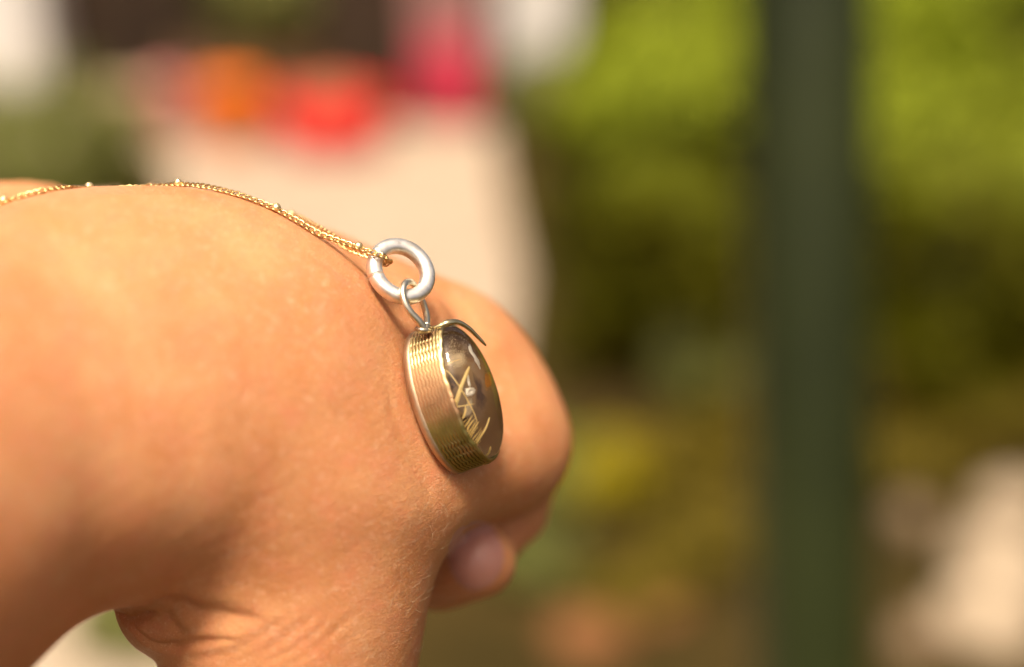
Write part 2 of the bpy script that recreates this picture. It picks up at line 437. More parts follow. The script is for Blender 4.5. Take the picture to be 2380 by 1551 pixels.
# ---------------------------------------------------------------- metals
def metal(name, c1, c2, rough, scale=300, bump=.15, bs=1200, bd=.00005):
    m = mat(name, c1, rough, 1)
    b = m.node_tree.nodes['Principled BSDF']; t = N(m, 'ShaderNodeTexCoord').outputs['Object']
    L(m, mix(m, ramp(m, noise(m, t, scale, 4), .35, .7), c1, c2), b.inputs['Base Color'])
    rr = N(m, 'ShaderNodeMapRange'); rr.inputs[3].default_value = rough * .75; rr.inputs[4].default_value = rough * 1.35
    L(m, noise(m, t, scale * 3, 4), rr.inputs[0]); L(m, rr.outputs[0], b.inputs['Roughness'])
    p = N(m, 'ShaderNodeBump', Strength=bump, Distance=bd); L(m, noise(m, t, bs, 4), p.inputs['Height']); L(m, p.outputs[0], b.inputs['Normal'])
    return m
m_gold = metal('gold', (.72, .50, .22), (.56, .34, .12), .3)
m_silver = metal('silver', (1.0, .97, .90), (.80, .74, .62), .44, 420, .3, 1500)
_b = m_silver.node_tree.nodes['Principled BSDF']; _t = N(m_silver, 'ShaderNodeTexCoord').outputs['Object']
_c = _b.inputs['Base Color'].links[0].from_socket
L(m_silver, mix(m_silver, ramp(m_silver, noise(m_silver, _t, 750, 5, .65, 4), .58, .78), _c, (.50, .42, .30)), _b.inputs['Base Color'])
m_bail = metal('aged_silver', (.82, .76, .60), (.62, .54, .36), .3, 500, .35, 1400)
m_solder = metal('solder', (.55, .48, .36), (.14, .12, .10), .35, 900, .8, 2500, .0001)

# ---------------------------------------------------------------- pendant
O_ = E(1090, 911, 200.0)
ax_w = np.array([.876, .306, .372]); ax_w /= np.linalg.norm(ax_w)
ax_l = np.array([.28, -.95, 0.]); ax_l -= ax_w * (ax_l @ ax_w); ax_l /= np.linalg.norm(ax_l)
ax_u = np.cross(ax_l, ax_w)
if ax_u[2] < 0: ax_u = -ax_u          # +u faces the camera
PA, PB = 6.3, 9.9
def PL(u, l, w_): return O_ + ax_u * u + ax_l * l + ax_w * w_
pend = empty('pendant', Vector(C2W(O_)))
props(pend, 'oval pendant of clear quartz with golden needles in a wavy engraved brass bezel', 'pendant')
INV = Matrix.Translation(-Vector(C2W(O_)))
def part(name, pts, faces, m, parent=pend, smooth=True):
    return mesh_obj(name, C2W(np.asarray(pts)) - np.array(pend.location), faces, m, parent, smooth)
# bezel band: real engraved waves
NT, NWR = 1500, 84
th = np.linspace(0, 2 * np.pi, NT, endpoint=False)
arc = np.concatenate([[0], np.cumsum(np.hypot(np.diff(PA * np.cos(th)), np.diff(PB * np.sin(th))))])
def oval(thv, off, wv_=None):
    u, l = PA * np.cos(thv), PB * np.sin(thv)
    nu, nl = np.cos(thv) / PA, np.sin(thv) / PB; q = np.hypot(nu, nl)
    return u + off * nu / q, l + off * nl / q
W0, W1 = 0.25, -4.6
rows = []; groove = []
ws = np.linspace(W0, W1, NWR)
sinth = np.sin(th)
mask_len = np.clip((np.abs(sinth + .05) - .45) / .25, 0, 1)       # smooth, worn middle
mask_len = np.maximum(mask_len, .10)
wob = .062 * np.sin(arc * 2 * np.pi / 1.25 + .6 * np.sin(arc * .8)) + .02 * np.sin(arc * 2 * np.pi / .71 + 1) + .15 * np.sin(arc * .35)
for w_ in ws:
    t = (W0 - w_) / (W0 - W1)
    edge = np.clip(t / .12, 0, 1) * np.clip((1 - t) / .10, 0, 1)
    ph = 2 * np.pi * (w_ + wob * (1 + .3 * math.sin(w_ * 2.1))) / .52
    gshape = np.clip(np.cos(ph) * 1.5 - .3, 0, 1)
    gshape = gshape * mask_len * edge
    off = .42 + .22 * t - .16 * gshape + .02 * np.sin(arc * 1.7 + w_) - (.15 * (max(0, .06 - t) / .06) ** 2)
    u, l = oval(th, off)
    rows.append(np.stack([u, l, np.full(NT, w_) + (.10 * np.sin(arc * .9) + .04 * np.sin(arc * 3.7)) * (1 - t) ** 4], 1)); groove.append(gshape)
# inner lip folded toward the stone
lip = []
for dz, of in ((.08, .24), (.10, .04), (.04, -.14), (-.4, -.16)):
    u, l = oval(th, of); lip.append(np.stack([u, l, np.full(NT, W0 + dz) + (.10 * np.sin(arc * .9) + .04 * np.sin(arc * 3.7))], 1))
allr = np.array(lip[::-1] + rows); gr = np.concatenate([np.zeros((4, NT)), np.array(groove)])
P3 = O_ + allr[..., 0:1] * ax_u + allr[..., 1:2] * ax_l + allr[..., 2:3] * ax_w
nr = len(allr)
ii, jj = np.meshgrid(np.arange(nr - 1), np.arange(NT), indexing='ij'); j2 = (jj + 1) % NT
bf = np.stack([ii * NT + jj, ii * NT + j2, (ii + 1) * NT + j2, (ii + 1) * NT + jj], -1).reshape(-1, 4)
m_brass = mat('brass', (.8, .62, .3), .32, 1)
bb = m_brass.node_tree.nodes['Principled BSDF']; t_ = N(m_brass, 'ShaderNodeTexCoord').outputs['Object']
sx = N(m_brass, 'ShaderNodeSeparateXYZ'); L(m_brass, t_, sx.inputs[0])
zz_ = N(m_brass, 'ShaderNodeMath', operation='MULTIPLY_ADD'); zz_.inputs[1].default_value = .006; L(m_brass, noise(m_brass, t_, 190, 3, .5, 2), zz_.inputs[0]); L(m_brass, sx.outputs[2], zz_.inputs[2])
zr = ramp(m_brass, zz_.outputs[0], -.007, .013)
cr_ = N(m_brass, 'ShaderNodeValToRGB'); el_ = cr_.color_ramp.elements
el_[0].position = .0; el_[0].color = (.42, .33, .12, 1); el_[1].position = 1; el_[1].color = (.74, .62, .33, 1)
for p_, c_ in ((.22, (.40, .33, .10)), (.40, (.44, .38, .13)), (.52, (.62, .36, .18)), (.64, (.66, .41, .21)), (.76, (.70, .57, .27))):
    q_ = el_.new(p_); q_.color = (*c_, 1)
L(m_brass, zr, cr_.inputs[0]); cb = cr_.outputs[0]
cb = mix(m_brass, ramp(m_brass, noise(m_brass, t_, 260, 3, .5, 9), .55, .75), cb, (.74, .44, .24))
cb = mix(m_brass, ramp(m_brass, noise(m_brass, t_, 900, 4, .6, 5), .60, .80), cb, (.42, .27, .14))
at = N(m_brass, 'ShaderNodeAttribute', attribute_name='groove')
gm = N(m_brass, 'ShaderNodeMath', operation='MULTIPLY'); gm.inputs[1].default_value = 1.0; L(m_brass, at.outputs['Fac'], gm.inputs[0])
cb = mix(m_brass, gm.outputs[0], cb, (.13, .085, .03)); L(m_brass, cb, bb.inputs['Base Color'])
rr = N(m_brass, 'ShaderNodeMapRange'); rr.inputs[3].default_value = .34; rr.inputs[4].default_value = .52; L(m_brass, noise(m_brass, t_, 700, 4), rr.inputs[0]); L(m_brass, rr.outputs[0], bb.inputs['Roughness'])
pb_ = N(m_brass, 'ShaderNodeBump', Strength=.3, Distance=.00008); L(m_brass, noise(m_brass, t_, 1300, 5), pb_.inputs['Height']); L(m_brass, pb_.outputs[0], bb.inputs['Normal'])
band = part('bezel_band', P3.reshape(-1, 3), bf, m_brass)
a_ = band.data.attributes.new('groove', 'FLOAT', 'POINT'); a_.data.foreach_set('value', gr.reshape(-1).astype(np.float32))
# back plate, softly rounded
prof = [(.62, -4.58), (.72, -4.7), (.70, -5.2), (.5, -5.65), (.1, -5.95), (-1.2, -6.1), (-3.9, -6.15)]
bpv = []; NB = 160; thb = np.linspace(0, 2 * np.pi, NB, endpoint=False)
for of, wz in prof:
    u, l = oval(thb, of); bpv += [PL(a, b2, wz) for a, b2 in zip(u, l)]
bpf = [(i * NB + j, i * NB + (j + 1) % NB, (i + 1) * NB + (j + 1) % NB, (i + 1) * NB + j) for i in range(len(prof) - 1) for j in range(NB)]
bpf.append(tuple((len(prof) - 1) * NB + j for j in range(NB)))
m_back = metal('back_silver', (.55, .42, .28), (.46, .30, .18), .5, 250, .2, 1000)
part('back_plate', bpv, bpf, m_back)
# cabochon
m_quartz = mat('quartz', (.97, .85, .64), .01, 0, IOR=1.54)
m_quartz.node_tree.nodes['Principled BSDF'].inputs['Transmission Weight'].default_value = 1
cv = []; NC = 128; thc = np.linspace(0, 2 * np.pi, NC, endpoint=False); H = 3.2
levels = [(.995 * math.cos(a), .15 + H * math.sin(a)) for a in np.linspace(0, np.pi / 2 * .985, 34)]
levels = [(.02, -2.6), (.5, -2.6), (.93, -2.6), (.985, -2.5), (.99, -2), (.995, -1), (.997, 0.0)] + levels
for s_, wz in levels:
    for a in thc: cv.append(PL(PA * .985 * s_ * math.cos(a), PB * .985 * s_ * math.sin(a), wz))
cf = [(i * NC + j, i * NC + (j + 1) % NC, (i + 1) * NC + (j + 1) % NC, (i + 1) * NC + j) for i in range(len(levels) - 1) for j in range(NC)]
cf.append(tuple(range(NC - 1, -1, -1))); cf.append(tuple((len(levels) - 1) * NC + j for j in range(NC)))
cab = part('cabochon', cv, cf, m_quartz)
for q in (cab, band):
    bm = bmesh.new(); bm.from_mesh(q.data)
    if q is cab: bmesh.ops.recalc_face_normals(bm, faces=bm.faces)
    bm.to_mesh(q.data); bm.free()
# backing the stone sits on (warm brown, mottled)
m_seat = mat('stone_seat', (.5, .3, .2), .6)
ts = N(m_seat, 'ShaderNodeTexCoord').outputs['Object']
cs_ = mix(m_seat, ramp(m_seat, noise(m_seat, ts, 170, 4, .6, 4), .42, .58), (.15, .07, .025), (.60, .42, .22))
cs_ = mix(m_seat, ramp(m_seat, noise(m_seat, ts, 230, 4, .6, 8), .52, .66), cs_, (.62, .33, .10))
cs_ = mix(m_seat, ramp(m_seat, noise(m_seat, ts, 900, 4, .6, 9), .5, .75), cs_, (.60, .48, .34))
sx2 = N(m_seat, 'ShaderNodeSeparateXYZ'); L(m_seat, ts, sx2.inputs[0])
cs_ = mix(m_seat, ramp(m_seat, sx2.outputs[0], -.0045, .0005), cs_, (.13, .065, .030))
L(m_seat, cs_, m_seat.node_tree.nodes['Principled BSDF'].inputs['Base Color'])
sv = []
for s_, wz in ((.0001, -2.45), (.5, -2.45), (1.0, -2.45)):
    for a in thc: sv.append(PL((PA) * s_ * math.cos(a), (PB) * s_ * math.sin(a), wz))
part('stone_seat', sv, [(i * NC + j, i * NC + (j + 1) % NC, (i + 1) * NC + (j + 1) % NC, (i + 1) * NC + j) for i in range(2) for j in range(NC)], m_seat)
# golden needles inside, with painted band reflections at the lower rim
m_needle = mat('needle_gold', (1.0, .80, .36), .35, .0); m_needle.node_tree.nodes['Principled BSDF'].inputs['Specular IOR Level'].default_value = .8
def on_plane(vx, vy, wz):            # photo unit -> point in the stone at height wz
    d = E(vx, vy, 200.); d /= np.linalg.norm(d)
    base = PL(0, 0, wz); t = (base @ ax_w) / (d @ ax_w)
    return d * t
def to_local(p): q = p - O_; return q @ ax_u, q @ ax_l, q @ ax_w
def under_dome(vx, vy, depth):        # a point this far inside the polished face, on one line of sight
    d = E(vx, vy, 200.); d /= np.linalg.norm(d)
    A = np.array([PA * .985, PB * .985, H])
    o = -O_ - ax_w * .15
    ol = np.array([o @ ax_u, o @ ax_l, o @ ax_w]) / A; dl = np.array([d @ ax_u, d @ ax_l, d @ ax_w]) / A
    qa, qb, qc = dl @ dl, 2 * ol @ dl, ol @ ol - 1
    disc = qb * qb - 4 * qa * qc
    t = -qb / (2 * qa) if disc < 0 else (-qb - math.sqrt(disc)) / (2 * qa)
    p = d * t; q = p - O_
    u, l, w_ = q @ ax_u, q @ ax_l, q @ ax_w
    if w_ < .15:                       # line of sight meets the bezel first: stay tucked behind the rim
        w_ = .1; s_ = math.hypot(u / A[0], l / A[1]); u, l = u / s_, l / s_
    k = 1 - depth / 6.0
    return PL(u * k, l * k, max(w_ - depth * .8, -1.5))
def zz(x, y): return (1100 + x * 180 / 846) / 2560 * 2380, (850 + y * 180 / 846) / 2560 * 2380   # close-up view -> photo units
def needle_or_glint(pts, r, wz, flat=1.0, wob_=0, nm='needle_or_glint'):
    P = catmull([(*zz(x, y), 0) for x, y in pts], max(6, 5 * len(pts))); P = np.array([under_dome(x, y, wz) for x, y, _ in P])
    k = len(P); rad = r * np.clip(np.minimum(np.arange(k) + 1.2, (k - np.arange(k)) * .6 + .2) / 3, .2, 1)
    v, f = tube_mesh(P, rad, 6, True, False, flat)
    o = mesh_obj(nm, C2W(np.array(v)) - np.array(pend.location), f, m_needle, cab)
    return o
DX, DY = 0, 0                      # the stone bends the view a little
def sh(P): return [(x + DX, y + DY) for x, y in P]
needle_or_glint(sh([(345, 290), (250, 560), (170, 930)]), .30, .5, .5)
needle_or_glint(sh([(75, 330), (140, 400), (270, 600), (400, 850), (460, 1010)]), .085, .4)
needle_or_glint(sh([(165, 795), (290, 780), (415, 760)]), .075, .45)
needle_or_glint(sh([(330, 970), (340, 880), (330, 800)]), .16, 1.2, .5)
needle_or_glint(sh([(600, 935), (560, 1060), (500, 1170), (400, 1340)]), .19, .5, .6)
for k_ in range(26):  # gold strands stand in for the engraved band mirrored in the stone
    t_k = k_ / 25; x_, y_ = 262 + 170 * t_k, 1110 + 250 * t_k
    ln_ = U(.9, 1.7); w1 = U(-14, 14)
    needle_or_glint([(x_, y_), (x_ + 28 * ln_ + w1, y_ - 48 * ln_), (x_ + 48 * ln_ - w1, y_ - 90 * ln_), (x_ + 84 * ln_, y_ - 150 * ln_)], U(.05, .085), U(.3, .7), .7)
needle_or_glint(sh([(255, 1020), (250, 1060)]), .05, .5)
needle_or_glint(sh([(85, 240), (160, 190), (240, 165)]), .05, .9)
needle_or_glint([(610, 1280), (590, 1350), (540, 1400), (480, 1420)], .2, .35, .6)
# milky veil of tiny inclusions near the top of the stone
m_veil = mat('veil', (.74, .60, .42), .6)
vb = MB()
for _ in range(2200):
    x = rng.normal(170, 90); y = rng.normal(20, 100) - .25 * (x - 170)
    
    if math.sin(x * .045 + 2) + math.sin(y * .06 + x * .02) + U(-.8, .8) < -.1: continue
    p = under_dome(*zz(x, y), U(.25, 1.3)); s = rng.uniform(.015, .085)
    q = rng.normal(size=(4, 3)); q /= np.linalg.norm(q, axis=1)[:, None]
    vb.add(p + q * s, [(0, 1, 2), (0, 3, 1), (1, 3, 2), (2, 3, 0)])
ve = mesh_obj('veil_inclusion', C2W(np.array(vb.v)) - np.array(pend.location), vb.f, m_veil, cab, False); props(ve, kind='stuff')
# sky highlights on the dome, painted as thin uneven white flakes inside
m_glint = mat('flake', (.96, .95, .93), .5, .5)
def flake(pts, wz, nm='glint_flake', m_=None):
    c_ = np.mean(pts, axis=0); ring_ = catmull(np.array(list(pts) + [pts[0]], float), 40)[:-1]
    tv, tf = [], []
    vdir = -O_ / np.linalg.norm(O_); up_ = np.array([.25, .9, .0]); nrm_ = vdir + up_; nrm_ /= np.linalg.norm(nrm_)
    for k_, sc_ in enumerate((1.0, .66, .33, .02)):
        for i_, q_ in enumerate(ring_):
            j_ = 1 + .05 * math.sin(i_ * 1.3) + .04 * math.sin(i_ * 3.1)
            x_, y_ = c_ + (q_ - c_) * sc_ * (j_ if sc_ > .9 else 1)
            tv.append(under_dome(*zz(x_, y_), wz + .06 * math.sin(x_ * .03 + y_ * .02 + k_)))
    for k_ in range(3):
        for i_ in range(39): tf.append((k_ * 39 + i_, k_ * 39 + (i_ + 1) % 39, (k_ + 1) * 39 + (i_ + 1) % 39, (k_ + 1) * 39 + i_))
    o_ = mesh_obj(nm, C2W(np.array(tv)) - np.array(pend.location), tf, m_ or m_glint, cab)
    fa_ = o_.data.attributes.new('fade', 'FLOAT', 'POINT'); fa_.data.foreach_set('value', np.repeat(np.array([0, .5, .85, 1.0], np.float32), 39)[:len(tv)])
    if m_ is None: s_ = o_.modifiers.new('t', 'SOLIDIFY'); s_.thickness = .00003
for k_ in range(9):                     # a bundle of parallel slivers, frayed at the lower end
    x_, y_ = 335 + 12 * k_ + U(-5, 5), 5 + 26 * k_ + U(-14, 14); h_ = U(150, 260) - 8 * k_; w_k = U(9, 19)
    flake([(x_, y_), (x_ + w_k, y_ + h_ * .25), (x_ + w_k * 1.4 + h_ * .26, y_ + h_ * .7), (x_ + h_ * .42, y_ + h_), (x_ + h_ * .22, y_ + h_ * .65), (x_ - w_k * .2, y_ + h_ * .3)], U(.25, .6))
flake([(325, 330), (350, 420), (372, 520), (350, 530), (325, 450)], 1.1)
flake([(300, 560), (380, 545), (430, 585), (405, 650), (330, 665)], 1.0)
def zone_mat(name, c, dens):              # a cloudy colour zone in the quartz, thinning out towards its edge
    m = mat(name, c, .8); b_ = m.node_tree.nodes['Principled BSDF']; b_.inputs['Specular IOR Level'].default_value = 0
    a_ = N(m, 'ShaderNodeAttribute', attribute_name='fade'); t_ = N(m, 'ShaderNodeTexCoord').outputs['Object']
    q_ = N(m, 'ShaderNodeMath', operation='MULTIPLY_ADD'); q_.inputs[1].default_value = .9; L(m, noise(m, t_, 1100, 5, .65), q_.inputs[0]); L(m, a_.outputs['Fac'], q_.inputs[2])
    r_ = ramp(m, q_.outputs[0], .45, 1.15); g_ = N(m, 'ShaderNodeMath', operation='MULTIPLY'); g_.inputs[1].default_value = dens; L(m, r_, g_.inputs[0])
    L(m, g_.outputs[0], b_.inputs['Alpha']); return m
m_amber = zone_mat('amber_zone', (.50, .20, .03), .8); m_smoke = zone_mat('smoky_zone', (.07, .030, .012), .75); m_milk = zone_mat('milky_zone', (.70, .60, .46), .7)
flake([(525, 320), (600, 330), (650, 480), (640, 580), (560, 600), (530, 470)], 1.1, 'amber_zone', m_amber)
flake([(370, 300), (450, 380), (520, 470), (530, 620), (590, 720), (570, 880), (470, 860), (440, 700), (450, 560), (400, 430)], 1.3, 'smoky_zone', m_smoke)
flake([(110, 250), (230, 320), (250, 420), (200, 560), (150, 640), (110, 480)], 1.5, 'smoky_zone', m_smoke)
flake([(225, 880), (300, 900), (420, 960), (430, 1040), (330, 1060), (250, 980)], 1.4, 'smoky_zone', m_smoke)
flake([(330, 690), (400, 680), (420, 860), (400, 930), (340, 940)], 1.2, 'milky_zone', m_milk)
flake([(60, 40), (180, -20), (280, 20), (310, 180), (230, 260), (110, 220), (60, 140)], 1.5, 'milky_zone', m_milk)
# claw: tapered wire hugging the rim and curling over the stone
cl = catmull([E(1004, 763, 197.9), E(1018, 759, 197.7), E(1028, 755, 197.7), E(1040, 750, 197.8), E(1064, 749, 198.8), E(1088, 762, 199.8), E(1110, 783, 200.8), E(1129, 803, 201.6)], 44)
tt = np.linspace(0, 1, 44)
v, f = tube_mesh(cl, np.interp(tt, [0, .2, .45, .7, .93, 1], [.12, .34, .44, .40, .30, .18]), 14, True, False, .8)
m_claw = metal('claw_brass', (.86, .74, .42), (.62, .50, .24), .22, 500, .5, 1600)
part('claw', v, f, m_claw)
# folded tip of the bezel at the lower end
cl = catmull([E(1092, 1056, 198.0), E(1108, 1068, 198.8), E(1124, 1074, 199.6), E(1139, 1068, 200.6), E(1148, 1048, 201.6), E(1150, 1030, 202.4)], 24)
v, f = tube_mesh(cl, np.interp(np.linspace(0, 1, 24), [0, .4, .8, 1], [.22, .44, .40, .1]), 10, True, False, .7)
part('prong', v, f, m_claw)
# bail
bl = catmull([E(984, 764, 197.0), E(974, 748, 196.6), E(955, 727, 196.2), E(941, 703, 196.1), E(936, 677, 196.6), E(942, 659, 197.6), E(955, 656, 199.2), E(966, 668, 201.2), E(978, 692, 202.2), E(987, 716, 201.8), E(992, 738, 200.8), E(992, 758, 199.4)], 70)
v, f = tube_mesh(bl, np.interp(np.linspace(0, 1, 70), [0, .12, .4, .7, 1], [.62, .52, .50, .45, .5]), 16)
part('bail', v, f, m_bail)
# solder blob under the bail
sb = bmesh.new(); bmesh.ops.create_icosphere(sb, subdivisions=4, radius=1)
cS = E(984, 765, 197.6)
sv = np.array([vv.co[:] for vv in sb.verts]); sf = [[q.index for q in ff.verts] for ff in sb.faces]; sb.free()
sv = sv * (1 + .16 * noise3(sv, 3.0, 21, 2)[:, None]) * np.array([1.25, .75, 1.2]) + cS
part('solder_joint', sv, sf, m_solder)

# ---------------------------------------------------------------- silver ring
RC = E(932, 631, 200.1)
rn = np.array([.44, .42, .79]); rn /= np.linalg.norm(rn)
r1 = np.array([.70, -.71, 0]); r1 -= rn * (r1 @ rn); r1 /= np.linalg.norm(r1); r2 = np.cross(rn, r1)
def ring_part(a0, a1, steps):
    v, f = [], []; ns = 24
    for i in range(steps + 1):
        a = a0 + (a1 - a0) * i / steps
        rad = r1 * math.cos(a) + r2 * math.sin(a); c_ = RC + rad * 4.02
        for j in range(ns):
            q = 2 * math.pi * j / ns; x, y = math.cos(q), math.sin(q); k = (abs(x) ** 2.5 + abs(y) ** 2.5) ** (-1 / 2.5)
            v.append(c_ + rad * x * k * 1.08 + rn * y * k * 1.1)
    for i in range(steps):
        for j in range(ns): f.append((i * ns + j, i * ns + (j + 1) % ns, (i + 1) * ns + (j + 1) % ns, (i + 1) * ns + j))
    f.append(tuple(range(ns - 1, -1, -1))); f.append(tuple(steps * ns + j for j in range(ns)))
    return v, f
target = E(876, 648, 199) - RC
a_seam = math.atan2(target @ r2, target @ r1)
v, f = ring_part(a_seam + .022, a_seam + 2 * math.pi - .022, 120)
rl = Vector(C2W(RC))
ring = mesh_obj('jump_ring', C2W(np.array(v)) - np.array(rl), f, m_silver); ring.location = rl
bm = bmesh.new(); bm.from_mesh(ring.data); bmesh.ops.recalc_face_normals(bm, faces=bm.faces); bm.to_mesh(ring.data); bm.free()
props(ring, 'thick polished silver split ring joining the gold chain to the pendant loop', 'ring')

# ---------------------------------------------------------------- chain
chain = empty('necklace_chain', Vector(C2W(E(500, 480, 200))))
props(chain, 'fine gold curb chain with tiny round beads draped over the hand', 'necklace chain')
CL = np.array(chain.location)
ln = 28; la = np.linspace(0, 2 * np.pi, ln, endpoint=False)
lv, lf = tube_mesh(np.stack([.70 * np.cos(la), .46 * np.sin(la), .10 * np.sin(2 * la)], 1), .145, 8, False, True)
link_me = bpy.data.meshes.new('link'); link_me.from_pydata([tuple(np.array(q) / 1000) for q in lv], [], lf); link_me.update()
link_me.polygons.foreach_set('use_smooth', [True] * len(link_me.polygons)); link_me.materials.append(m_gold)
bm = bmesh.new(); bmesh.ops.create_uvsphere(bm, u_segments=10, v_segments=7, radius=.00064)
bead_me = bpy.data.meshes.new('bead'); bm.to_mesh(bead_me); bm.free(); bead_me.materials.append(metal('bead_gold', (1.0, .82, .46), (.92, .70, .32), .38))
bead_me.polygons.foreach_set('use_smooth', [False] * len(bead_me.polygons))
def surf_path(pts, lift=.42):
    """pts: (vx, vy, D, stick 0..1) in camera mm, dropped onto the skin where it rests"""
    c = catmull([[*E(a, b_, d), s] for a, b_, d, s in pts], 400)
    out = []
    for x, y, z, s in c:
        p = np.array([x, y, z]); h = bvh.find_nearest(Vector(p))
        q = np.array(h[0]); nn = np.array(h[1]); side = (p - q) @ nn
        if side < lift: p = q + nn * lift
        else: p = p + (q + nn * lift - p) * min(max(s, 0), 1)
        out.append(p)
    out = np.array(out)
    for _ in range(6): out[1:-1] = .5 * out[1:-1] + .25 * (out[:-2] + out[2:])
    return out
def run_chain(path, beads, pitch=.92, start=0):
    d = np.concatenate([[0], np.cumsum(np.linalg.norm(np.diff(path, axis=0), axis=1))])
    s = .3; kk = 0
    bd = []
    for bx, by in beads:
        pr = path[:, :2] / -path[:, 2:3] / KV; pr = np.stack([pr[:, 0] + 1190, 775.5 - pr[:, 1]], 1)
        bd.append(d[np.argmin(np.hypot(pr[:, 0] - bx, pr[:, 1] - by))])
    for b_ in bd:
        p = np.array([np.interp(b_, d, path[:, i]) for i in range(3)])
        h = bvh.find_nearest(Vector(p)); nn = np.array(h[1])
        o = bpy.data.objects.new('bead', bead_me); col.objects.link(o); o.parent = chain
        o.location = Vector(C2W(p + nn * .25) - CL); o.rotation_euler = (rng.uniform(0, 3), rng.uniform(0, 3), 0)
    while s < d[-1]:
        p = np.array([np.interp(s, d, path[:, i]) for i in range(3)])
        p2 = np.array([np.interp(min(s + .4, d[-1]), d, path[:, i]) for i in range(3)]); p1 = np.array([np.interp(max(s - .4, 0), d, path[:, i]) for i in range(3)])
        t = p2 - p1; t /= np.linalg.norm(t) + 1e-9
        h = bvh.find_nearest(Vector(p)); up = np.array(h[1]) * .25 + np.array([0.1, .15, 1.0]); up -= t * (up @ t); up /= np.linalg.norm(up)
        sd_ = np.cross(up, t)
        roll = R(34) + rng.normal() * .10
        u2 = up * math.cos(roll) + sd_ * math.sin(roll); s2 = np.cross(u2, t)
        yaw = R(20) + rng.normal() * .05
        t3 = t * math.cos(yaw) + s2 * math.sin(yaw); s3 = np.cross(u2, t3)
        M = np.stack([t3, s3, u2], 1); Mw = CR @ M
        o = bpy.data.objects.new('link', link_me); col.objects.link(o); o.parent = chain
        m4 = Matrix(Mw.tolist()).to_4x4(); m4.translation = Vector(C2W(p) - CL); o.matrix_local = m4
        s += pitch; kk += 1
path1 = surf_path([(-120, 490, 190, 1), (-30, 474, 191, 1), (60, 466, 192, 1), (150, 458, 195, 1), (240, 448, 202, 1), (330, 443, 204, 1), (412, 446, 202, 1), (480, 462, 200, 1),
                   (560, 484, 199, 1), (640, 506, 198.5, .9), (700, 528, 198, .4), (760, 551, 198, 0), (820, 572, 198, 0), (850, 583, 197.9, 0), (872, 590, 197.6, 0), (890, 596, 197.8, 0), (902, 603, 199.0, 0), (903, 609, 200.6, 0)])
run_chain(path1, [(5, 455), (207, 450), (412, 445), (632, 500), (833, 570)])
path2 = surf_path([(900, 613, 201.2, 0), (886, 607, 202.6, 0), (862, 594, 203.4, 0), (812, 575, 204.5, 0), (740, 532, 208, 0), (690, 506, 212, 0), (660, 498, 216, .4), (620, 510, 222, 1), (540, 520, 228, 1), (400, 520, 232, 1)])
run_chain(path2, [(812, 578), (676, 498)], start=1)

# ---------------------------------------------------------------- background planting
def leaf_mat(name, c1, c2, sun_top=None):
    m = mat(name, c1, .6); b_ = m.node_tree.nodes['Principled BSDF']; b_.inputs['Specular IOR Level'].default_value = .1
    oi = N(m, 'ShaderNodeTexCoord'); nn = noise(m, oi.outputs['Object'], 9, 3)
    c_ = mix(m, ramp(m, nn, .35, .65), c1, c2)
    if sun_top:                              # sunlight painted into the leaf colour, paler towards the top
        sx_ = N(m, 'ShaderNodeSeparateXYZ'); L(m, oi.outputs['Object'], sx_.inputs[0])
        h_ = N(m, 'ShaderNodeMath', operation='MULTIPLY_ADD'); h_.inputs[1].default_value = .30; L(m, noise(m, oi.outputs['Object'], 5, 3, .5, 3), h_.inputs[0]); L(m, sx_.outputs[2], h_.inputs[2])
        c_ = mix(m, ramp(m, h_.outputs[0], .58, .86), c_, sun_top)
    L(m, c_, b_.inputs['Base Color'])
    tr = N(m, 'ShaderNodeBsdfTranslucent'); L(m, mix(m, 1.0, c_, (1.5, 1.7, .5), 'MULTIPLY'), tr.inputs[0])
    ms = N(m, 'ShaderNodeMixShader'); ms.inputs[0].default_value = .2
    out = m.node_tree.nodes['Material Output']; L(m, b_.outputs[0], ms.inputs[1]); L(m, tr.outputs[0], ms.inputs[2]); L(m, ms.outputs[0], out.inputs[0])
    return m
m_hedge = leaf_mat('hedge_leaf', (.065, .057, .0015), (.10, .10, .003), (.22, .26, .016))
m_soft = leaf_mat('soft_leaf', (.13, .14, .03), (.21, .21, .07))
m_olive = leaf_mat('olive_leaf', (.10, .075, .006), (.17, .125, .015))
m_yel = leaf_mat('yellow_leaf', (.24, .19, .004), (.30, .23, .01))
m_stem = noisy(mat('stem', rough=.9), (.05, .03, .015), (.10, .07, .04), 20)
